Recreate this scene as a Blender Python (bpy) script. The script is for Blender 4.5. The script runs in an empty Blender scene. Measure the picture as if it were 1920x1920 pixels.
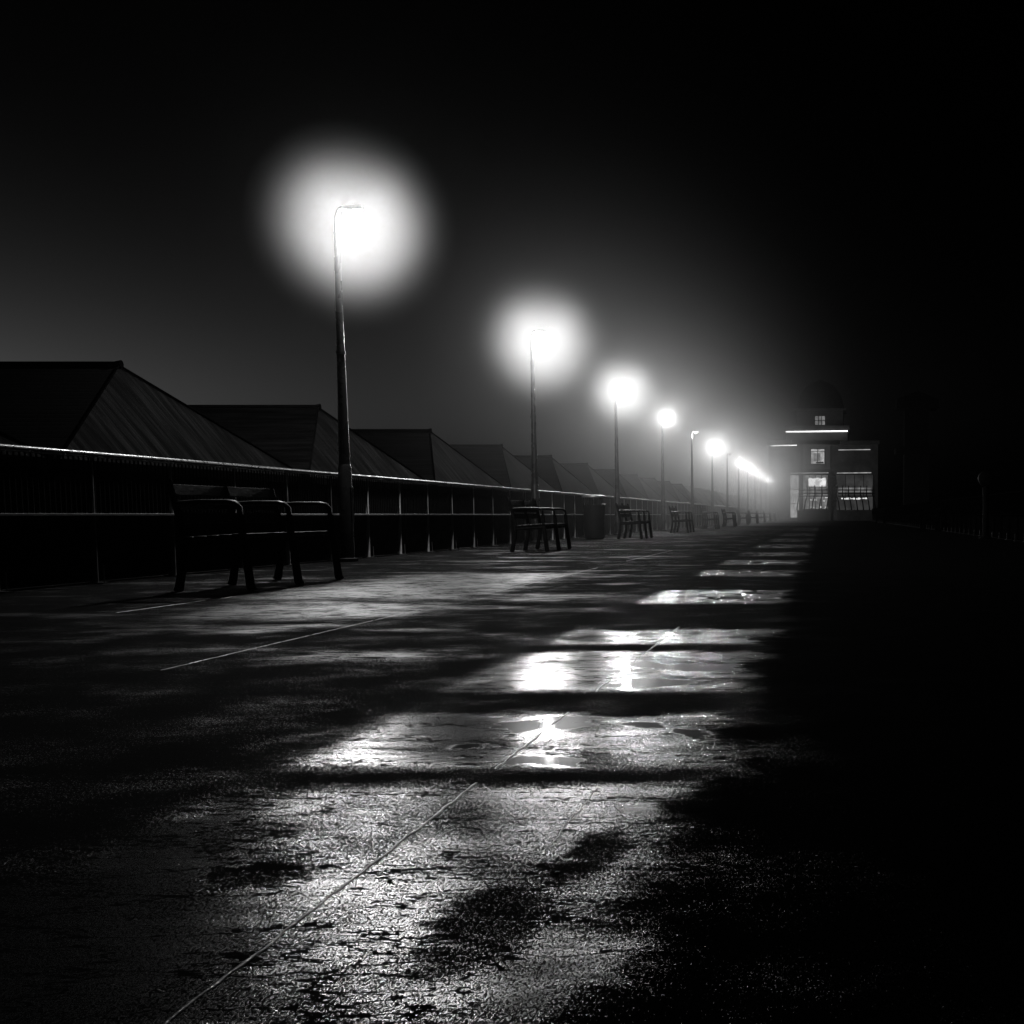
import bpy, bmesh, math, random
from mathutils import Vector, Matrix
random.seed(7)
S = bpy.context.scene
COL = S.collection
R = math.radians

# ------------------------------------------------------------------ node helpers
def new_mat(name):
    m = bpy.data.materials.new(name); m.use_nodes = True
    nt = m.node_tree; nt.nodes.clear()
    out = nt.nodes.new('ShaderNodeOutputMaterial')
    return m, nt, out

class G:
    """small wrapper to write maths between sockets"""
    def __init__(s, nt): s.nt = nt
    def n(s, t, **kw):
        x = s.nt.nodes.new(t)
        for k, v in kw.items(): setattr(x, k, v)
        return x
    def link(s, a, b): s.nt.links.new(a, b)
    def put(s, sock, v):
        if isinstance(v, bpy.types.NodeSocket): s.link(v, sock)
        else: sock.default_value = v
    def m(s, op, a, b=None, c=None, clamp=False):
        x = s.n('ShaderNodeMath', operation=op); x.use_clamp = clamp
        s.put(x.inputs[0], a)
        if b is not None: s.put(x.inputs[1], b)
        if c is not None: s.put(x.inputs[2], c)
        return x.outputs[0]
    def mr(s, v, a, b, c=0.0, d=1.0, smooth=True):
        x = s.n('ShaderNodeMapRange', interpolation_type='SMOOTHSTEP' if smooth else 'LINEAR')
        s.put(x.inputs['Value'], v)
        for k, q in (('From Min', a), ('From Max', b), ('To Min', c), ('To Max', d)): s.put(x.inputs[k], q)
        return x.outputs['Result']
    def mix(s, f, a, b):
        x = s.n('ShaderNodeMix', data_type='FLOAT')
        s.put(x.inputs[0], f); s.put(x.inputs[2], a); s.put(x.inputs[3], b)
        return x.outputs[0]
    def noise(s, vec, scale, detail=3.0, rough=.55):
        x = s.n('ShaderNodeTexNoise'); s.put(x.inputs['Vector'], vec)
        x.inputs['Scale'].default_value = scale; x.inputs['Detail'].default_value = detail
        x.inputs['Roughness'].default_value = rough
        return x.outputs['Fac']
    def scale(s, vec, sx, sy, sz):
        x = s.n('ShaderNodeVectorMath', operation='MULTIPLY'); s.put(x.inputs[0], vec)
        x.inputs[1].default_value = (sx, sy, sz); return x.outputs[0]
    def grey(s, v):
        x = s.n('ShaderNodeCombineColor')
        for i in range(3): s.put(x.inputs[i], v)
        return x.outputs[0]

def grey_mat(name, lo, hi, rough=.5, scale=6.0, bump=.0, bscale=60.0, metal=0.0, spec=.5, stretch=(1, 1, 1)):
    m, nt, out = new_mat(name); g = G(nt)
    b = g.n('ShaderNodeBsdfPrincipled'); g.link(b.outputs[0], out.inputs[0])
    tc = g.n('ShaderNodeTexCoord'); v = g.scale(tc.outputs['Object'], *stretch)
    nz = g.noise(v, scale, 5)
    g.link(g.grey(g.mr(nz, .3, .7, lo, hi)), b.inputs['Base Color'])
    g.link(g.mr(g.noise(v, scale * 2.3, 3), .3, .7, max(.03, rough - .12), min(1, rough + .12)), b.inputs['Roughness'])
    b.inputs['Metallic'].default_value = metal
    b.inputs['Specular IOR Level'].default_value = spec
    if bump:
        bp = g.n('ShaderNodeBump'); bp.inputs['Strength'].default_value = bump; bp.inputs['Distance'].default_value = .004
        g.link(g.noise(v, bscale, 3), bp.inputs['Height']); g.link(bp.outputs[0], b.inputs['Normal'])
    return m

def emit_mat(name, strength, var=0.0, scale=4.0, sample=True):
    m, nt, out = new_mat(name); g = G(nt)
    e = g.n('ShaderNodeEmission'); g.link(e.outputs[0], out.inputs[0])
    if var:
        tc = g.n('ShaderNodeTexCoord')
        g.link(g.mr(g.noise(tc.outputs['Object'], scale, 3), .3, .7, strength * (1 - var), strength * (1 + var)), e.inputs['Strength'])
    else:
        e.inputs['Strength'].default_value = strength
    if not sample: m.cycles.emission_sampling = 'NONE'
    return m

M = {}
M['iron'] = grey_mat('dark_painted_iron', .003, .006, .45, 9, .25, 90, spec=.07)
M['bars'] = grey_mat('dull_black_bars', .002, .005, .7, 9, .2, 90, spec=.06)
M['pole'] = grey_mat('lamp_pole_paint', .018, .028, .30, 2, .04, 40, spec=.35)
M['head'] = grey_mat('pale_lantern_paint', .4, .5, .4, 6)
M['shade'] = grey_mat('painted_shade_black', .002, .004, .95, 5, spec=0)  # near black standing in for shade on the right side and along the eaves
M['rail'] = grey_mat('rail_galvanised', .06, .12, .36, 8, .25, 70, metal=.6)
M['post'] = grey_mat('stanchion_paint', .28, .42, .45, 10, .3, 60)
M['wood'] = grey_mat('weathered_bench_timber', .0025, .005, .55, 5, .4, 40, spec=.06, stretch=(6, 1, 6))
M['panel'] = grey_mat('dark_panel_boards', .004, .009, .8, 4, .3, 30, spec=.06)
M['wall'] = grey_mat('dark_timber_wall', .005, .01, .8, 4, .3, 30, spec=.06)
M['cap'] = grey_mat('ridge_lead', .0015, .003, .9, 6, spec=.0)
M['plaster'] = grey_mat('wet_render', .035, .07, .6, 1.3, .2, 25)
M['plaster_dark'] = grey_mat('dark_cladding', .012, .03, .6, 1.5, .2, 25)
M['bay'] = grey_mat('lit_wall_render', .12, .2, .6, 1.3, .2, 25)  # paler tone stands in for the lit wall round the middle window
M['frame'] = grey_mat('window_frame_paint', .02, .04, .4, 5)
M['cabinet'] = grey_mat('pale_painted_steel', .45, .6, .45, 4)
M['litter'] = grey_mat('bin_black', .004, .007, .5, 6, spec=.1)
M['steelcap'] = grey_mat('bin_cap_steel', .15, .25, .4, 8, metal=.6)
M['stone'] = grey_mat('wet_pebble', .01, .02, .5, 40)
M['under'] = grey_mat('dark_timber_piles', .01, .02, .8, 3)
M['lens'] = emit_mat('lamp_lens_lit', .9, sample=False)
M['lens_dim'] = emit_mat('lamp_lens_dim', 12.0, sample=False)
M['lens_off'] = grey_mat('lamp_lens_unlit', .10, .16, .15, 8)
M['tube'] = emit_mat('light_tube', 2.6)
M['tube_soft'] = emit_mat('light_tube_soft', .30, .35, 1.2)
M['pane_lit'] = emit_mat('pane_lit', .42, .4, 1.6)
M['pane_mid'] = emit_mat('pane_mid', .17, .5, 1.4)
M['pane_low'] = emit_mat('pane_low', .03, .4, .9)
M['sign_lit'] = emit_mat('lit_counter_sign', .85, .35, 2.2)
M['bulb'] = emit_mat('counter_bulb', .9)

# roof: slate courses running across, wet
def roof_mat():
    m, nt, out = new_mat('wet_felt_slates'); g = G(nt)
    b = g.n('ShaderNodeBsdfPrincipled'); g.link(b.outputs[0], out.inputs[0])
    tc = g.n('ShaderNodeTexCoord'); v = tc.outputs['Object']
    sep = g.n('ShaderNodeSeparateXYZ'); g.link(v, sep.inputs[0])
    seam = g.m('PINGPONG', g.m('ADD', sep.outputs['Y'], g.m('MULTIPLY', g.noise(v, 2.0, 2), .05)), .055)
    seam = g.mr(seam, 0.0, .018)
    streak = g.noise(g.scale(v, .5, 5, .5), 2.2, 5)
    g.link(g.grey(g.m('MULTIPLY', g.mr(streak, .35, .7, .0012, .0038), g.mix(seam, .75, 1.0))), b.inputs['Base Color'])
    g.link(g.mr(streak, .3, .7, 1.0, .78), b.inputs['Roughness']); b.inputs['Specular IOR Level'].default_value = .012
    bp = g.n('ShaderNodeBump'); bp.inputs['Strength'].default_value = .3; bp.inputs['Distance'].default_value = .006
    g.link(g.m('ADD', seam, g.noise(v, 30, 3)), bp.inputs['Height']); g.link(bp.outputs[0], b.inputs['Normal'])
    return m
M['roof'] = roof_mat()

# wet asphalt deck
def deck_mat():
    m, nt, out = new_mat('wet_asphalt_deck'); g = G(nt)
    b = g.n('ShaderNodeBsdfPrincipled'); g.link(b.outputs[0], out.inputs[0])
    tc = g.n('ShaderNodeTexCoord'); P = tc.outputs['Object']
    sep = g.n('ShaderNodeSeparateXYZ'); g.link(P, sep.inputs[0])
    X, Y = sep.outputs['X'], sep.outputs['Y']
    big = g.noise(P, 2.6, 4); fine = g.noise(P, 38, 3); mid = g.noise(g.scale(P, .8, 2.2, 1), 7, 4)
    w = g.m('ADD', g.m('MULTIPLY', g.m('SUBTRACT', big, .5), .26), g.m('MULTIPLY', g.m('SUBTRACT', fine, .5), .10))
    xw = g.m('ADD', X, w)
    yw = g.m('ADD', Y, g.m('MULTIPLY', w, g.mr(Y, 1.5, 14, .55, 2.6, False)))
    def box1(v, a, c, s):
        return g.m('MULTIPLY', g.mr(v, a - s, a + s), g.mr(v, c + s, c - s))
    fray = g.m('MULTIPLY', g.m('SUBTRACT', g.noise(g.scale(P, .6, 2.4, 1), 9, 5, .7), .5), .22)
    xw = g.m('ADD', xw, fray); yw = g.m('ADD', yw, g.m('MULTIPLY', fray, .25))
    belt = box1(xw, -1.30, -.27, .10)
    rows = None
    for a, c, k in ((.8, 2.88, .85), (3.05, 3.92, 1), (4.40, 5.74, 1), (6.02, 6.85, 1), (8.8, 10.5, 1), (12.7, 14.3, .9), (15.7, 17.4, .9), (19, 21, .85), (23.5, 26.5, .8), (29, 33, .7), (37, 42, .6), (48, 60, .5)):
        r = box1(yw, a, c, .075 * (1 + a * .10))
        if k != 1: r = g.m('MULTIPLY', r, k)
        if a > 8: r = g.m('MULTIPLY', r, g.mr(g.noise(g.scale(P, 1.7, .5, 1), 1.3, 4, .6), .33, .47))
        rows = r if rows is None else g.m('MAXIMUM', rows, r)
    wet = g.m('MULTIPLY', belt, rows)
    # left side: streaky damp patches
    patch = g.mr(g.noise(g.scale(P, .45, 1.25, 1), 1.15, 5, .6), .50, .64)
    leftz = g.mr(xw, -1.4, -1.7)
    damp = g.m('MULTIPLY', g.m('MULTIPLY', patch, leftz), g.mr(Y, 4.6, 6.5, 0, .55))
    for a, c, p, q, k in ((-3.95, -2.45, 7.5, 9.0, .9), (-4.2, -2.5, 9.3, 13.5, 1), (-2.45, -1.62, 5.35, 5.75, .8), (-2.4, -1.45, 9.2, 9.9, .8), (-1.9, -1.5, 8.1, 8.5, .7)):
        st = g.m('MULTIPLY', box1(xw, a, c, .42), box1(yw, p, q, .08 + .045 * p))
        damp = g.m('MAXIMUM', damp, g.m('MULTIPLY', st, g.m('MULTIPLY', g.mr(mid, .30, .50), k)))
    wet_all = g.m('MAXIMUM', wet, g.m('MULTIPLY', damp, .95))
    for bx, by, rx, ry in ((-.51, 1.88, .085, .22), (-.405, 2.3, .05, .16), (-.95, 2.15, .07, .1)):    # rubbed dry spots
        dx = g.m('DIVIDE', g.m('SUBTRACT', xw, bx), rx); dy = g.m('DIVIDE', g.m('SUBTRACT', yw, by), ry)
        rr = g.m('ADD', g.m('MULTIPLY', dx, dx), g.m('MULTIPLY', dy, dy))
        wet_all = g.m('MULTIPLY', wet_all, g.mr(rr, .35, 1.6, .25, 1.0))
    # stones that stand out of the film
    stones = g.mr(g.noise(P, 17, 5, .65), .60, .68)
    wet_all = g.m('MULTIPLY', wet_all, g.m('SUBTRACT', 1.0, g.m('MULTIPLY', stones, .75)))
    # still water
    pn = g.noise(g.scale(P, 1.0, 1.25, 1), 2.1, 3)
    pud = g.m('MULTIPLY', g.mr(g.m('ADD', pn, g.m('MULTIPLY', g.m('SUBTRACT', fine, .5), .10)), .565, .595), g.m('MULTIPLY', g.mr(wet, .7, .95), g.m('MULTIPLY', g.mr(Y, 2.5, 2.7), g.mr(X, -1.0, -.93))))
    dry_right = g.mr(xw, -.34, -.18)
    Q = g.scale(P, 1, .45, 1)
    grain = g.noise(Q, 400, 2, .65)
    grain2 = g.noise(Q, 170, 3, .6)
    gg = g.m('ADD', g.m('MULTIPLY', grain, .65), g.m('MULTIPLY', grain2, .35))
    thr = g.m('ADD', g.mix(wet_all, .605, g.mix(leftz, .475, .41)), g.m('MULTIPLY', g.m('SUBTRACT', g.noise(P, 2.6, 5, .62), .5), .38))
    crack = g.mr(g.m('ABSOLUTE', g.m('SUBTRACT', g.noise(g.scale(P, .55, 1.6, 1), 3.2, 5, .65), .5)), .0, .014)
    thr = g.m('ADD', thr, g.m('MULTIPLY', g.m('SUBTRACT', 1.0, crack), .22))
    film = g.mr(gg, thr, g.m('ADD', thr, .035))            # glinting water between the stones
    film = g.m('MAXIMUM', film, pud)
    bp = g.n('ShaderNodeBump'); bp.inputs['Distance'].default_value = .004
    amp = g.mix(wet_all, .75, g.mix(leftz, .125, .14))
    g.link(g.mix(pud, amp, .003), bp.inputs['Strength']); g.link(gg, bp.inputs['Height'])
    bp2 = g.n('ShaderNodeBump'); bp2.inputs['Distance'].default_value = .02
    g.link(g.mix(pud, .11, .0), bp2.inputs['Strength']); g.link(mid, bp2.inputs['Height']); g.link(bp2.outputs[0], bp.inputs['Normal'])
    g.link(bp.outputs[0], b.inputs['Normal'])
    rough = g.mix(film, .92, g.mix(leftz, g.mix(wet_all, .25, .16), .42))
    g.link(g.mix(pud, rough, .03), b.inputs['Roughness'])
    g.link(g.grey(g.mr(grain2, .3, .7, .002, .007)), b.inputs['Base Color'])
    sp = g.mix(film, .008, g.mix(leftz, .6, 1.0))
    g.link(g.m('MULTIPLY', sp, g.mix(dry_right, 1.0, .12)), b.inputs['Specular IOR Level'])
    return m
M['deck'] = deck_mat()
M['bead'] = grey_mat('joint_sealant', .12, .3, .34, 14, .5, 120, stretch=(1, .6, 1))

# ------------------------------------------------------------------ mesh helper
class MB:
    def __init__(s): s.bm = bmesh.new()
    def box(s, x0, x1, y0, y1, z0, z1):
        v = [s.bm.verts.new((x, y, z)) for z in (z0, z1) for y in (y0, y1) for x in (x0, x1)]
        for f in ((0, 2, 3, 1), (4, 5, 7, 6), (0, 1, 5, 4), (2, 6, 7, 3), (0, 4, 6, 2), (1, 3, 7, 5)): s.bm.faces.new([v[i] for i in f])
        return s
    def prism(s, pts, axis, a, b):
        """outline in the other two axes pushed from a to b along axis"""
        def mk(p, t):
            return {'x': (t, p[0], p[1]), 'y': (p[0], t, p[1]), 'z': (p[0], p[1], t)}[axis]
        A = [s.bm.verts.new(mk(p, a)) for p in pts]; B = [s.bm.verts.new(mk(p, b)) for p in pts]
        s.bm.faces.new(A); s.bm.faces.new(B[::-1]); n = len(pts)
        for i in range(n): s.bm.faces.new((A[i], B[i], B[(i + 1) % n], A[(i + 1) % n]))
        return s
    def tube(s, pts, rad, n=10, squash=(1, 1)):
        pts = [Vector(p) for p in pts]; rad = rad if isinstance(rad, (list, tuple)) else [rad] * len(pts)
        rings = []; ref = None
        for i, p in enumerate(pts):
            d = (pts[min(i + 1, len(pts) - 1)] - pts[max(i - 1, 0)]).normalized()
            if ref is None: ref = Vector((0, 1, 0)) if abs(d.y) < .9 else Vector((1, 0, 0))
            u = (ref - d * ref.dot(d)).normalized(); w = d.cross(u); ref = u
            rings.append([s.bm.verts.new(p + (u * math.cos(2 * math.pi * k / n) * squash[0] + w * math.sin(2 * math.pi * k / n) * squash[1]) * rad[i]) for k in range(n)])
        for a, b in zip(rings, rings[1:]):
            for k in range(n): s.bm.faces.new((a[k], a[(k + 1) % n], b[(k + 1) % n], b[k]))
        s.bm.faces.new(rings[0][::-1]); s.bm.faces.new(rings[-1])
        return s
    def lathe(s, prof, n=24, cx=0, cy=0):
        return s.tube([(cx, cy, z) for r, z in prof], [max(r, .002) for r, z in prof], n)
    def build(s, name, mat, parent=None, smooth=False, bevel=0):
        bmesh.ops.recalc_face_normals(s.bm, faces=s.bm.faces)
        if bevel:
            bmesh.ops.bevel(s.bm, geom=list(s.bm.edges), offset=bevel, segments=2, affect='EDGES', profile=.6)
        me = bpy.data.meshes.new(name); s.bm.to_mesh(me); s.bm.free()
        if smooth:
            for p in me.polygons: p.use_smooth = True
            me.set_sharp_from_angle(angle=R(40))
        me.materials.append(mat if not isinstance(mat, str) else M[mat])
        o = bpy.data.objects.new(name, me); COL.objects.link(o)
        if parent: o.parent = parent
        return o

def tag(o, label=None, cat=None, group=None, kind=None):
    for k, v in (('label', label), ('category', cat), ('group', group), ('kind', kind)):
        if v: o[k] = v
    return o
def thing(name, label, cat, loc=(0, 0, 0), rz=0, group=None):
    o = bpy.data.objects.new(name, None); COL.objects.link(o)
    o.location = loc; o.rotation_euler = (0, 0, rz); o.empty_display_size = .2
    return tag(o, label, cat, group)
def dup(root, loc, label, rz=None):
    KIDS = {}
    r = root.copy(); COL.objects.link(r); r.location = loc
    if rz is not None: r.rotation_euler = (0, 0, rz)
    r['label'] = label
    for ch in list(root.children):
        c = ch.copy(); COL.objects.link(c); c.parent = r
        for gch in list(ch.children):
            d = gch.copy(); COL.objects.link(d); d.parent = c
    return r
ORD = ['first', 'second', 'third', 'fourth', 'fifth', 'sixth', 'seventh', 'eighth', 'ninth', 'tenth', 'eleventh', 'twelfth', 'thirteenth', 'fourteenth', 'fifteenth',
       'sixteenth', 'seventeenth', 'eighteenth', 'nineteenth', 'twentieth', 'twenty first', 'twenty second', 'twenty third', 'twenty fourth', 'twenty fifth', 'twenty sixth', 'twenty seventh']

# ------------------------------------------------------------------ setting
bm = MB(); bm.bm.faces.new([bm.bm.verts.new(p) for p in ((-80, -40, -4), (200, -40, -4), (200, 300, -4), (-80, 300, -4))])
tag(bm.build('sea', grey_mat('night_sea', .004, .008, .25, .8, .4, 2.0)), kind='structure')
bm = MB().box(-6.62, 4.66, -8, 122, -.35, 0)
tag(bm.build('pavement', 'deck'), kind='structure')
bm = MB().box(-9.5, 14, 122, 182, -.35, -.004)
tag(bm.build('ground', 'deck'), kind='structure')
bm = MB().box(-15.5, -6.64, -8, 182, -2.0, -1.6).box(-15.5, -14.8, -8, 182, -4.6, -2.002)
tag(bm.build('lower_pavement', 'under'), kind='structure')

# joint beads along the deck
def bead(x, y0, y1, k=1.0, shown=None, name='expansion_joint'):
    m = MB(); y = y0; pts = []; rad = []
    while y < y1:
        sunk = shown is not None and not any(a < y < b for a, b in shown)            # stretches lost in the surface
        pts.append((x + random.uniform(-.003, .003), y, -.008 if sunk else .0006)); rad.append(random.uniform(.002, .0046) * k); y += .035 if y < 12 else .2
    m.tube(pts, rad, 8, (1, .35))
    return m.build(name, 'bead', None, True)
for x, y0, y1, k, sh, d in (
        (-.78, 1.42, 10.2, 1.0, ((1.4, 2.9), (3.05, 3.95), (4.4, 4.75), (5.3, 7.0), (9.3, 10.1)), 'raised wet joint line running through the middle of the bright puddles'),
        (-2.57, 5.0, 22, .8, ((5, 8.3), (10.2, 15), (17, 22)), 'raised wet joint line between the puddles and the benches'),
        (-4.35, 8.0, 9.6, .9, None, 'raised wet joint line in front of the bench feet')):
    tag(bead(x, y0, y1, k, sh), d, 'joint', 'joint lines along the deck')

tag(bead(-.50, 2.3, 2.85, .4), 'short faint scored line right of the main joint in the near puddle', 'joint', 'joint lines along the deck')

# ------------------------------------------------------------------ lamps
LAMP_X, LAMP_H = -6.12, 4.2
def make_lamp(lens):
    t = thing('street_lamp', '-', 'street lamp', group='street lamps along the railing')
    p = MB()
    p.tube([(0, 0, 0), (0, 0, .04), (0, 0, .05), (0, 0, 1.18), (0, 0, 1.24)], [.135, .135, .085, .082, .07], 20)
    p.tube([(0, 0, 1.2), (0, 0, 3.0), (0, 0, 4.22)], [.070, .046, .034], 16)
    p.tube([(0, 0, 2.62), (0, 0, 2.66)], [.062, .062], 16)
    p.build('pole', 'pole', t, True)
    MB().box(.075, .089, -.045, .045, .5, .95).build('access_door', 'pole', t, bevel=.003)
    MB().tube([(0, 0, 4.20), (.006, 0, 4.31), (.025, 0, 4.38), (.06, 0, 4.42), (.10, 0, 4.425)], [.034, .032, .03, .028, .026], 12).build('arm', 'pole', t, True)
    h = MB(); n = 20; ring = []
    for x, w, z0, z1 in ((.06, .022, 4.405, 4.445), (.10, .040, 4.396, 4.455), (.19, .052, 4.392, 4.465), (.27, .045, 4.394, 4.458), (.33, .024, 4.402, 4.445)):
        ring.append([h.bm.verts.new((x, math.cos(a) * w, (z0 + (z1 - z0) * math.sin(a)) if a <= math.pi else z0)) for a in [math.pi * k / 10 for k in range(11)]])
    for a, b in zip(ring, ring[1:]):
        for k in range(11): h.bm.faces.new((a[k], a[(k + 1) % 11], b[(k + 1) % 11], b[k]))
    h.bm.faces.new(ring[0]); h.bm.faces.new(ring[-1])
    h.build('lamp_head', 'head', t, True)
    l = MB(); l.tube([(.19, 0, 4.40), (.19, 0, 4.375), (.19, 0, 4.35), (.19, 0, 4.325), (.19, 0, 4.315)], [.05, .05, .046, .032, .01], 18, (1, 1))
    l.build('lens', lens, t, True)
    return t
lampY = [16.8 + 11 * k for k in range(13)]
def lamp_label(k):
    extra = {0: 'nearest tall lamp with the largest glowing halo, on the railing beside the long bench', 4: 'fifth lamp from the camera, its small lantern and arm showing without a halo',
             6: 'unlit seventh lamp pole fading into the bright mist behind the lit ones', 12: 'farthest lamp, its whole pole brightly lit, above the pale cabinet'}
    return extra.get(k, '%s lamp pole from the camera, lit, with a round halo in the mist' % ORD[k])
proto_lit = make_lamp('lens'); proto_dim = make_lamp('lens_dim'); proto_off = make_lamp('lens_off')
firsts = {'lit': proto_lit, 'dim': proto_dim, 'off': proto_off}; used = set()
POWER = 550.0
for k, y in enumerate(lampY):
    kind = {4: 'dim', 6: 'off'}.get(k, 'lit'); src = firsts[kind]
    if kind in used: dup(src, (LAMP_X, y, 0), lamp_label(k))
    else:
        used.add(kind); src.location = (LAMP_X, y, 0); src['label'] = lamp_label(k)
    if kind != 'off':
        ld = bpy.data.lights.new('lamp_light', 'POINT')
        ld.energy = POWER * {0: 1.0, 1: 1.0, 4: .35}.get(k, .9); ld.shadow_soft_size = .09
        lo = bpy.data.objects.new('lamp_light', ld); COL.objects.link(lo); lo.location = (LAMP_X + .19, y, 4.20)

# ------------------------------------------------------------------ railing sections
SEC = 11.0
def make_section(side, railm, length=SEC):
    s = side                                     # -1 left edge, +1 right edge (fins lean outwards)
    t = thing('railing_section', '-', 'railing', group='railing sections along the %s edge' % ('left' if s < 0 else 'right'))
    MB().tube([(0, 0, 1.12), (0, length - .01, 1.12)], .027, 14).build('top_rail', railm, t, True)
    MB().box(-.035, .035, 0, length - .01, .590, .612).build('mid_rail', 'post' if s < 0 else 'shade', t, bevel=.004)
    gb = MB(); n = int(length / .075)
    for i in range(n):
        y = .035 + i * .075
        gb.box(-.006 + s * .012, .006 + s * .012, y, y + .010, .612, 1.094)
    gb.build('grille', 'bars' if s < 0 else 'shade', t)
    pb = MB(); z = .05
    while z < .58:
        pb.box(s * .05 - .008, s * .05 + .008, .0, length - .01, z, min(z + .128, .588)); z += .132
    pb.build('boarding', 'panel' if s < 0 else 'shade', t)
    for i in range(int(round(length / 1.375))):
        y = i * 1.375 + .12
        m = MB()
        m.prism([(0, 1.10), (s * .012, 1.10), (s * .052, .60), (s * .022, .585), (s * .072, .012), (0, .012)], 'y', y, y + .014)
        p = m.build('post', 'post' if s < 0 else 'shade', t)
        q = MB().box(-.07 if s > 0 else -.09, .09 if s > 0 else .07, y - .05, y + .065, 0, .012)
        q.tube([(-s * .04, y + .03, .01), (-s * .035, y + .03, .16)], .006, 6)
        q.build('foot_plate', 'rail', p)
    return t
base = make_section(-1, 'rail'); starts = [5.8 + 11 * k for k in range(14)]
for k, y in enumerate(starts):
    lab = ('railing section of dark bars ending at the nearest lamp' if k == 0 else
           'railing section with tapered posts from the %s lamp to the %s lamp' % (ORD[k - 1], ORD[k]) if k < 13 else 'last railing section beyond the farthest lamp')
    if k == 0: base.location = (-6.35, y, 0); base['label'] = lab
    else: dup(base, (-6.35, y, 0), lab)
baseR = make_section(1, 'shade')  # right railing blackened in place of the darkness on that side
for k in range(10):
    y = 12 + 11 * k
    lab = '%s section of the barely visible dark railing on the right edge, counted from the camera' % ORD[k]
    if k == 0: baseR.location = (4.4, y, 0); baseR['label'] = lab
    else: dup(baseR, (4.4, y, 0), lab)

# ------------------------------------------------------------------ benches
def make_bench():
    t = thing('bench', '-', 'bench', group='benches along the railing')
    L = 1.86
    sb = MB()
    for i in range(5):
        x = -.02 - i * .098; sb.box(x - .084, x, -.03, L + .03, .425 - .006 * i, .452 - .006 * i)
    sb.build('seat', 'wood', t, bevel=.005)
    bb = MB()
    for z in (.53, .64, .75):
        x = -.50 - (z - .45) * .22
        bb.prism([(x, z), (x + .026, z + .004), (x + .004, z + .088), (x - .022, z + .084)], 'y', -.03, L + .03)
    bb.build('backrest', 'wood', t, bevel=.004)
    for i, y in enumerate((0, L / 2, L)):
        a = MB().tube([(.035, y, 0), (.018, y, .03), (-.005, y, .22), (-.03, y, .44), (-.04, y, .60)], [.030, .030, .026, .025, .023], 8, (.85, 1.25)); a.build('leg', 'iron', t, True)
        a = MB().tube([(-.56, y, 0), (-.545, y, .03), (-.50, y, .25), (-.49, y, .44), (-.53, y, .62), (-.59, y, .86), (-.602, y, .885)], [.030, .030, .025, .025, .024, .02, .012], 8, (.85, 1.25)); a.build('leg', 'iron', t, True)
        a = MB().tube([(-.04, y, .58), (-.045, y, .655), (-.075, y, .69), (-.13, y, .70), (-.35, y, .70), (-.535, y, .69)], [.022, .024, .025, .026, .026, .022], 8, (1.35, .8)); a.build('armrest', 'iron', t, True)
        MB().tube([(-.02, y, .40), (-.49, y, .37)], .02, 8, (.7, 1.2)).build('seat_support', 'iron', t, True)
    return t
b0 = make_bench()
for k in range(12):
    y = 10.25 + 11 * k
    lab = 'nearest long bench with six dark legs, black against the railing' if k == 0 else '%s dark bench from the camera along the left railing' % ORD[k]
    if k == 0: b0.location = (-4.52, y, 0); b0['label'] = lab
    else: dup(b0, (-4.52, y, 0), lab)
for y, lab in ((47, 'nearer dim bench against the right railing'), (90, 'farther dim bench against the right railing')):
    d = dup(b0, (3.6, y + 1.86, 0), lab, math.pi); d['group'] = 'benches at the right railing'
    for c in d.children: c.material_slots[0].link = 'OBJECT'; c.material_slots[0].material = M['shade']  # bench colours swapped for near black to paint in the shade

# ------------------------------------------------------------------ litter bin
t = thing('litter_bin', 'dark upright litter bin with a pale cap beside the railing, beyond the second bench', 'litter bin', (-5.72, 32.6, 0))
MB().lathe([(.22, 0), (.25, .03), (.25, .06), (.27, .80), (.27, .84)], 24).build('bin_body', 'litter', t, True)
MB().box(-.20, -.16, -.16, .16, .84, 1.02).build('bin_support', 'litter', t, bevel=.004)
MB().box(.16, .20, -.16, .16, .84, 1.02).build('bin_support', 'litter', t, bevel=.004)
MB().lathe([(.29, 1.02), (.30, 1.035), (.29, 1.07), (.20, 1.09), (.01, 1.10)], 24).build('bin_cap', 'steelcap', t, True)
MB().tube([(.20, -.16, .845), (.27, 0, .85), (.20, .16, .845)], .018, 8).build('bin_rim', 'steelcap', t, True)

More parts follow.
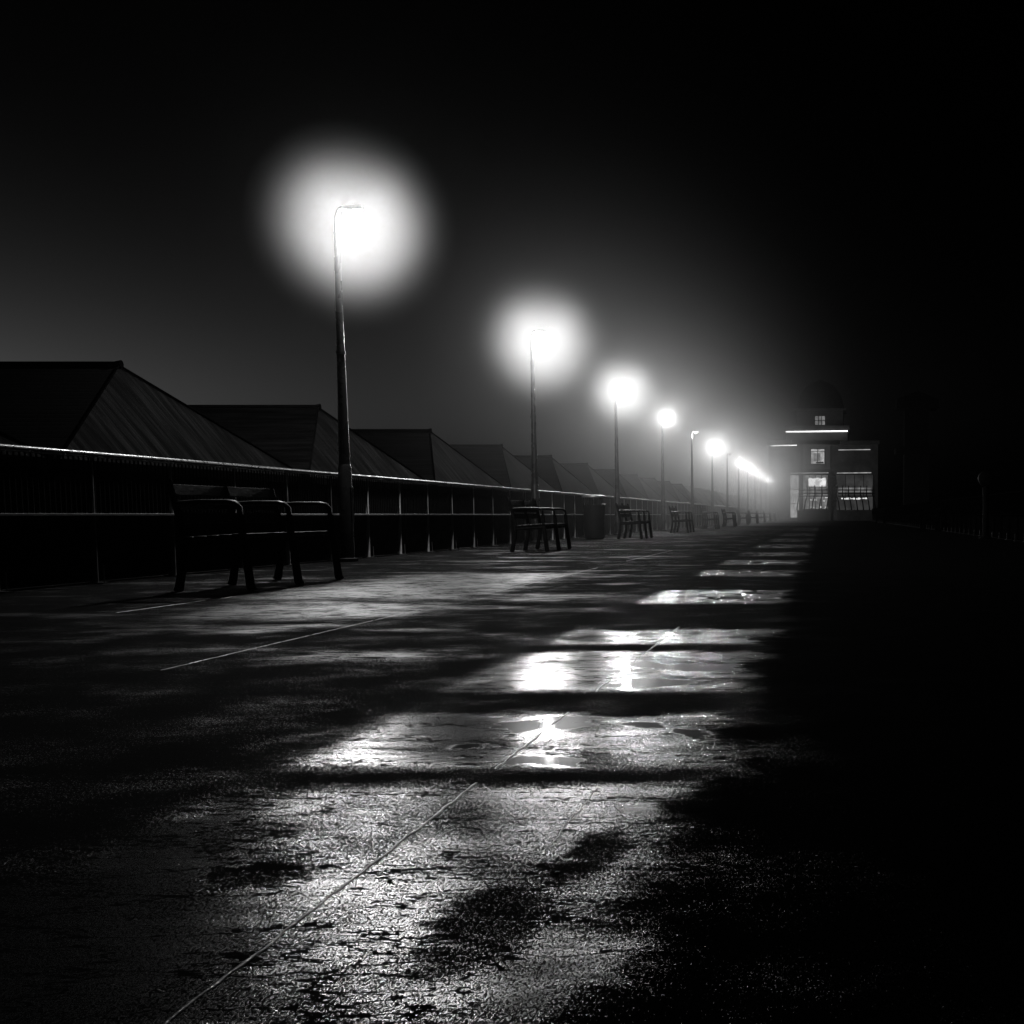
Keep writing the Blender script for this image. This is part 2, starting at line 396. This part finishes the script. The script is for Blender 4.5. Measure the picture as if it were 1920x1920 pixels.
# ------------------------------------------------------------------ hipped kiosks behind the railing
def make_kiosk():
    W = 2.745
    t = thing('hipped_kiosk', '-', 'kiosk', group='hipped roof kiosks behind the railing')
    MB().box(-6.6, -.20, -2.6, 2.6, -1.6, 1.02).build('wall', 'wall', t)
    v = [(0, -W, 1.08), (0, W, 1.08), (-.90, 0, 2.19), (-6.9, -W, 1.08), (-6.9, W, 1.08), (-6.9, 0, 2.19)]
    rb = MB(); q = [rb.bm.verts.new(p) for p in v]; lo = [rb.bm.verts.new((p[0], p[1], 1.02)) for p in (v[0], v[1], v[4], v[3])]
    for f in ((q[0], q[1], q[2]), (q[0], q[2], q[5], q[3]), (q[1], q[4], q[5], q[2]), (q[3], q[5], q[4]),
              (lo[0], lo[1], q[1], q[0]), (lo[1], lo[2], q[4], q[1]), (lo[3], lo[0], q[0], q[3]), (lo[2], lo[3], q[3], q[4]), tuple(lo)): rb.bm.faces.new(f)
    MB().box(-.02, .05, -W + .03, W - .03, .985, 1.085).build('eave_shade_strip', 'shade', t, bevel=.01)  # black strip added to cover the lit eave edge
    r = rb.build('roof', 'roof', t)
    MB().tube([(-6.9, 0, 2.195), (-.93, 0, 2.195), (-.85, 0, 2.20)], [.035, .035, .045], 8).build('ridge_cap', 'cap', r, True)
    hb = MB()
    for sgn in (-1, 1): hb.tube([(-.88, 0, 2.19), (.0, sgn * (W - .03), 1.09)], .012, 8)
    hb.build('hip_tile', 'cap', r, True)
    return t
k0 = make_kiosk()
for k in range(25):
    y = 8.65 + 5.53 * k
    lab = 'nearest dark hipped roof, its ridge running out of the left edge' if k == 1 else ('dark roof slope in the left corner just above the railing' if k == 0 else '%s hipped kiosk roof in the receding row behind the railing' % ORD[k - 1])
    if k == 0: k0.location = (-6.66, y, 0); k0['label'] = lab
    else: dup(k0, (-6.66, y, 0), lab)

# ------------------------------------------------------------------ pavilion at the end
PV = thing('pavilion', 'domed pavilion closing the far end of the deck, with lit windows and light strips', 'building', (-.3, 138, 0), R(-2))
MB().box(-5.6, 5.9, 0.3, 20, 0, 7.9).build('wall', 'plaster', PV)
MB().box(-5.75, -3.2, .0, 6, 7.9, 8.35).box(1.9, 6.05, .0, 6, 7.902, 8.3).build('parapet', 'plaster_dark', PV)
MB().box(-1.95, .9, -.05, .297, 5.35, 7.9).build('bay_wall', 'bay', PV)
MB().box(-3.7, 2.7, 0.1, 7, 8.36, 9.3).box(-3.9, 2.9, -.35, 7.3, 9.3, 9.85).build('tower', 'plaster', PV)
MB().box(-2.7, 2.2, 1.0, 6.2, 9.85, 11.5).box(-3.0, 2.5, .7, 6.5, 11.5, 11.7).build('lantern_storey', 'plaster_dark', PV)
MB().lathe([(2.5 * math.cos(a), 11.7 + 3.1 * math.sin(a)) for a in [math.pi / 2 * i / 10 for i in range(10)]] + [(.3, 14.8), (.02, 14.95)], 28, -.25, 3.5).build('dome', 'cap', PV, True)
def strip(x0, x1, y, z, tilt, mat, h=.11):
    s = MB(); s.tube([(x0, y, z), ((x0 + x1) / 2, y, z + tilt / 2), (x1, y, z + tilt)], h / 2, 8)
    return s.build('light_strip', mat, PV, True)
strip(-3.72, 2.72, -.46, 9.20, .06, 'tube', .13)
strip(-5.35, -2.6, -.10, 7.78, .05, 'tube', .10)
strip(1.75, 5.1, -.10, 7.33, .04, 'tube_soft', .09)
strip(1.6, 5.2, .18, 4.94, .04, 'tube_soft', .10)
strip(-3.3, .7, .18, 4.94, .03, 'tube_soft', .09)
MB().prism([(-.55 + .2 * math.cos(a), 9.58 + .2 * math.sin(a)) for a in [i * math.pi / 8 for i in range(16)]], 'y', -.42, -.353).build('emblem', 'frame', PV)
def window(x0, x1, z0, z1, y, mat, nx, nz, depth=.10):
    """frame with mullions, glowing pane set back"""
    f = MB(); b = .09
    f.box(x0 - b, x0, y - depth, y, z0 - b, z1 + b).box(x1, x1 + b, y - depth, y, z0 - b, z1 + b)
    f.box(x0, x1, y - depth, y, z0 - b, z0).box(x0, x1, y - depth, y, z1, z1 + b)
    for i in range(1, nx): c = x0 + (x1 - x0) * i / nx; f.box(c - .035, c + .035, y - depth * .9, y - .02, z0, z1)
    for i in range(1, nz): c = z0 + (z1 - z0) * i / nz; f.box(x0, x1, y - depth * .8, y - .03, c - .03, c + .03)
    w = f.build('window', 'frame', PV)
    MB().box(x0, x1, y - .015, y - .004, z0, z1).build('pane', mat, w)
    return w
window(-.72, .30, 10.0, 10.9, 1.0, 'pane_mid', 3, 2)
w = window(-1.10, .28, 5.92, 7.42, -.05, 'pane_lit', 2, 1)
m = MB().box(-1.1, .28, -.13, -.08, 7.12, 7.18); m.build('sash', 'frame', w)
MB().box(-.85, -.12, -.075, -.07, 6.2, 7.0).build('blind', 'pane_mid', w)
MB().box(-.6, .2, -.09, -.068, 5.95, 6.12).build('sill', 'frame', w)
window(-3.3, -2.42, .3, 4.72, .3, 'pane_lit', 1, 3)
w = window(-1.95, .62, 1.2, 4.72, .3, 'pane_mid', 4, 2)
MB().box(-1.4, .45, .16, .24, 3.55, 4.35).prism([(-1.4 + 1.85 * (1 - math.cos(i * math.pi / 6)) / 2, 4.352 + .13 * abs(math.sin(i * math.pi / 2 * .98))) for i in range(7)] + [(.45, 4.352)], 'y', .165, .235).build('lit_sign', 'sign_lit', w)
for i in range(16):
    pass
bb = MB()
for i in range(16):
    x = random.uniform(-1.8, .55); z = random.choice((2.0, 2.1, 2.35, 2.5, 1.35)); r = random.uniform(.04, .10)
    bb.box(x, x + r * 1.6, .2, .26, z, z + r)
bb.build('counter_light', 'bulb', w)
w = window(1.55, 5.35, 1.1, 4.75, .3, 'pane_low', 4, 1)
MB().box(1.75, 5.2, .20, .27, 2.95, 3.42).build('counter_front', 'pane_mid', w)
cm = MB()
for i in range(11):
    x = 2.05 + i * .25; cm.box(x, x + .22, .17, .2, 2.22 + random.uniform(-.04, .04), 2.34 + random.uniform(-.03, .05))
cm.build('counter_light', 'bulb', w)
MB().box(2.0, 4.9, .2, .25, 1.15, 2.15).build('counter', 'pane_low', w)

# bowed balustrade before the pavilion
def make_bal(x0, x1, n, lab):
    t = thing('bowed_balustrade', lab, 'balustrade', (0, 131.5, 0), 0, 'bowed balustrades before the pavilion')
    MB().box(x0, x1, -.1, .35, 0, 1.05).build('plinth', 'plaster_dark', t, bevel=.02)
    c = (x0 + x1) / 2
    for i in range(n):
        x = x0 + .12 + (x1 - x0 - .24) * i / (n - 1); lean = (.30 if x > c else -.22) * (.4 + .6 * abs(x - c) / (x1 - c)) * (-1 if x < c and lab[0] == 'l' else 1)
        lean = .28 if x0 < 0 else -.28
        MB().tube([(x - lean * .5, .1, 1.05), (x - lean * .1, .02, 1.9), (x + lean * .7, -.1, 2.6), (x + lean * .6, -.12, 3.05), (x + lean * .55, -.12, 3.5)], [.06, .055, .055, .05, .045], 8).build('post', 'iron', t, True)
    for z in (3.05, 2.7, 2.45):
        MB().tube([(x0 + .1, -.12, z), (x1 - .1, -.12, z)], .05, 8).build('rail', 'iron', t, True)
    return t
make_bal(-2.75, .45, 5, 'leftmost bowed iron balustrade, dark before the bright counter window')
make_bal(1.25, 5.1, 7, 'wider bowed iron balustrade on the right, before the dim window')

# column between the windows, standing free in front
t = thing('tree', 'dark leafless mass standing between the two lit ground floor windows', 'tree', (.75, 132.6, 0))
MB().tube([(0, 0, 0), (.03, 0, 1.2), (-.02, .02, 2.4), (0, 0, 3.6)], [.16, .13, .11, .05], 10).build('trunk', 'under', t, True)
cb = MB()
for i in range(900):
    a = random.uniform(0, 6.283); zz = random.uniform(1.2, 4.9); rr = (.25 + .45 * math.sin((zz - 1.1) / 3.9 * math.pi)) * random.uniform(.2, 1.0)
    p = Vector((math.cos(a) * rr, math.sin(a) * rr, zz)); s = random.uniform(.04, .10)
    u = Vector((random.uniform(-1, 1), random.uniform(-1, 1), random.uniform(-1, 1))).normalized() * s; w_ = u.orthogonal().normalized() * s * .6
    cb.bm.faces.new([cb.bm.verts.new(p + q) for q in (u, w_, -u, -w_)])
cb.build('crown', grey_mat('dark_leaves', .01, .03, .6, 20), t)

# pale cabinet by the last lamp
t = thing('utility_cabinet', 'pale square cabinet at the foot of the farthest lamp', 'cabinet', (-5.42, 146, 0))
MB().box(-.44, .44, 0, .45, .06, .98).build('cabinet_body', 'cabinet', t, bevel=.012)
MB().box(-.47, .47, -.03, .48, .98, 1.04).build('cabinet_lid', 'cabinet', t, bevel=.01)
MB().box(-.4, .4, -.012, -.002, .12, .92).build('door', 'cabinet', t, bevel=.003)
MB().box(-.42, .42, .02, .43, 0, .06).build('plinth', 'iron', t)

# post viewer at the right railing
t = thing('viewing_scope', 'dim round headed post standing at the right railing', 'viewer', (4.05, 33, 0))
MB().lathe([(.17, 0), (.17, .03), (.09, .06), (.075, .9), (.09, 1.2), (.10, 1.28)], 20).build('pedestal', 'bars', t, True)
MB().tube([(0, -.16, 1.5), (0, -.12, 1.5), (0, .12, 1.5), (0, .2, 1.5)], [.14, .2, .2, .12], 20).build('scope_head', 'bars', t, True)
MB().tube([(0, 0, 1.26), (0, 0, 1.34)], [.05, .05], 12).build('swivel', 'bars', t, True)

# faint tower right of the pavilion
t = thing('tower', 'barely visible slim dark tower with a wider cap right of the pavilion', 'tower', (9.3, 134, 0))
MB().box(-1.25, 1.25, -1.25, 1.25, 0, 11.2).build('shaft', 'wall', t)
MB().box(-2.1, 2.1, -2.1, 2.1, 11.2, 12.1).prism([(-2.0, 12.1), (2.0, 12.1), (0, 12.9)], 'y', -2.0, 2.0).build('cap', 'wall', t)
MB().box(-2.15, 2.15, -1.6, 1.6, 6.7, 7.3).build('ledge', 'wall', t)

# pebbles lying on the wet deck
for x, y, r, lab in ((-.715, 2.10, .0045, 'dark pebble on the wet deck, midway up the bright puddle'), (-.62, 1.75, .003, 'left one of two tiny dark pebbles low in the bright puddle'),
                     (-.60, 1.75, .003, 'right one of two tiny dark pebbles low in the bright puddle'), (-.45, 2.15, .0035, 'dark pebble beside the streaked reflection')):
    m = MB(); bmesh.ops.create_icosphere(m.bm, subdivisions=2, radius=r)
    for v in m.bm.verts: v.co = Vector((v.co.x * random.uniform(.9, 1.4), v.co.y * random.uniform(.8, 1.2), v.co.z * .6 * random.uniform(.8, 1.1)))
    o = tag(m.build('pebble', 'stone', None, True), lab, 'pebble', 'pebbles on the wet deck'); o.location = (x, y, r * .4)

# ------------------------------------------------------------------ haze
hz = MB().box(-84, 205, -45, 306, -6, 18)
m, nt, out = new_mat('night_mist'); g = G(nt)
pv = g.n('ShaderNodeVolumePrincipled'); pv.inputs['Color'].default_value = (.96, .96, .96, 1)
pv.inputs['Density'].default_value = .00012; pv.inputs['Anisotropy'].default_value = .9
g.link(pv.outputs[0], out.inputs['Volume'])
m.cycles.homogeneous_volume = True
tag(hz.build('haze', m), kind='stuff')

# mist balls added round the lit lanterns, shaped to make their halos
def mist_mat(peak, s, name, aniso=.12, hollow=True):
    m, nt, out = new_mat(name); g = G(nt)
    pv = g.n('ShaderNodeVolumePrincipled'); pv.inputs['Color'].default_value = (.96, .96, .96, 1); pv.inputs['Anisotropy'].default_value = aniso
    tc = g.n('ShaderNodeTexCoord'); ln = g.n('ShaderNodeVectorMath', operation='LENGTH'); g.link(tc.outputs['Object'], ln.inputs[0])
    r = g.m('DIVIDE', ln.outputs['Value'], s)
    r2 = g.m('MULTIPLY', r, r)
    if hollow:                                              # thinned at the centre so the halo comes out flat, full further out
        d = g.m('MULTIPLY', g.m('MULTIPLY', g.m('POWER', 2.71828, g.m('MULTIPLY', g.m('POWER', r, 2.8), -1.0)), g.m('POWER', r, 2.6)), peak)
    else:
        d = g.m('MULTIPLY', g.m('POWER', 2.71828, g.m('MULTIPLY', r2, -1.0)), g.m('MULTIPLY', g.m('DIVIDE', r2, g.m('ADD', r2, .12)), peak))
    g.link(d, pv.inputs['Density'])
    g.link(pv.outputs[0], out.inputs['Volume'])
    return m
for k, y in enumerate(lampY):
    if k in (4, 6):
        continue
    pk, sz = {0: (.18, .64), 1: (.19, .79), 2: (.16, .72), 3: (.13, .27), 5: (.11, .25)}.get(k, (.10, .22))
    mb = MB(); bmesh.ops.create_icosphere(mb.bm, subdivisions=3, radius=sz * 2.0)
    o = mb.build('mist', mist_mat(pk, sz, 'halo_mist')); o.location = (LAMP_X + .19, y, 4.20); tag(o, kind='stuff')
    if k >= 1:                                             # wide mist added to broaden the glow, thicker towards the far end
        mb = MB(); bmesh.ops.create_icosphere(mb.bm, subdivisions=3, radius=8.0)
        o = mb.build('mist', mist_mat({1: .010, 2: .030, 3: .058, 4: .10, 5: .15, 7: .13, 8: .10}.get(k, .075), 3.4, 'wide_glow_mist', .6, False)); o.location = (LAMP_X + .6, y, 3.6); tag(o, kind='stuff')

# ------------------------------------------------------------------ night sky
W = bpy.data.worlds.new('World'); S.world = W; W.use_nodes = True
g = G(W.node_tree); W.node_tree.nodes.clear()
wo = g.n('ShaderNodeOutputWorld'); bg = g.n('ShaderNodeBackground'); g.link(bg.outputs[0], wo.inputs[0])
sky = g.n('ShaderNodeTexSky', sky_type='NISHITA', sun_disc=False)
sky.sun_elevation = R(-6); sky.sun_rotation = R(-55)
bw = g.n('ShaderNodeRGBToBW'); g.link(sky.outputs[0], bw.inputs[0])
g.link(g.grey(g.m('POWER', g.m('MULTIPLY', bw.outputs[0], 19.8), 3.0)), bg.inputs['Color']); bg.inputs['Strength'].default_value = .1

# ------------------------------------------------------------------ camera
cd = bpy.data.cameras.new('camera'); co = bpy.data.objects.new('camera', cd); COL.objects.link(co)
cd.sensor_width = 36; cd.sensor_fit = 'HORIZONTAL'; cd.lens = 36 * 2450 / 1920
cd.shift_x = (960 - 1546) / 1920; cd.shift_y = (1201 - 960) / 1920
cd.clip_start = .05; cd.clip_end = 2000
co.location = (0, 0, .6); co.rotation_euler = (R(90) - math.atan((1201 - 965) / 2450), 0, 0)
S.camera = co

S.view_settings.view_transform = 'Standard'; S.view_settings.look = 'None'
S.view_settings.exposure = 0; S.view_settings.gamma = 1
S.cycles.use_denoising = True
S.cycles.max_bounces = 4; S.cycles.diffuse_bounces = 2; S.cycles.glossy_bounces = 3; S.cycles.volume_bounces = 0
S.cycles.sample_clamp_indirect = 4.0
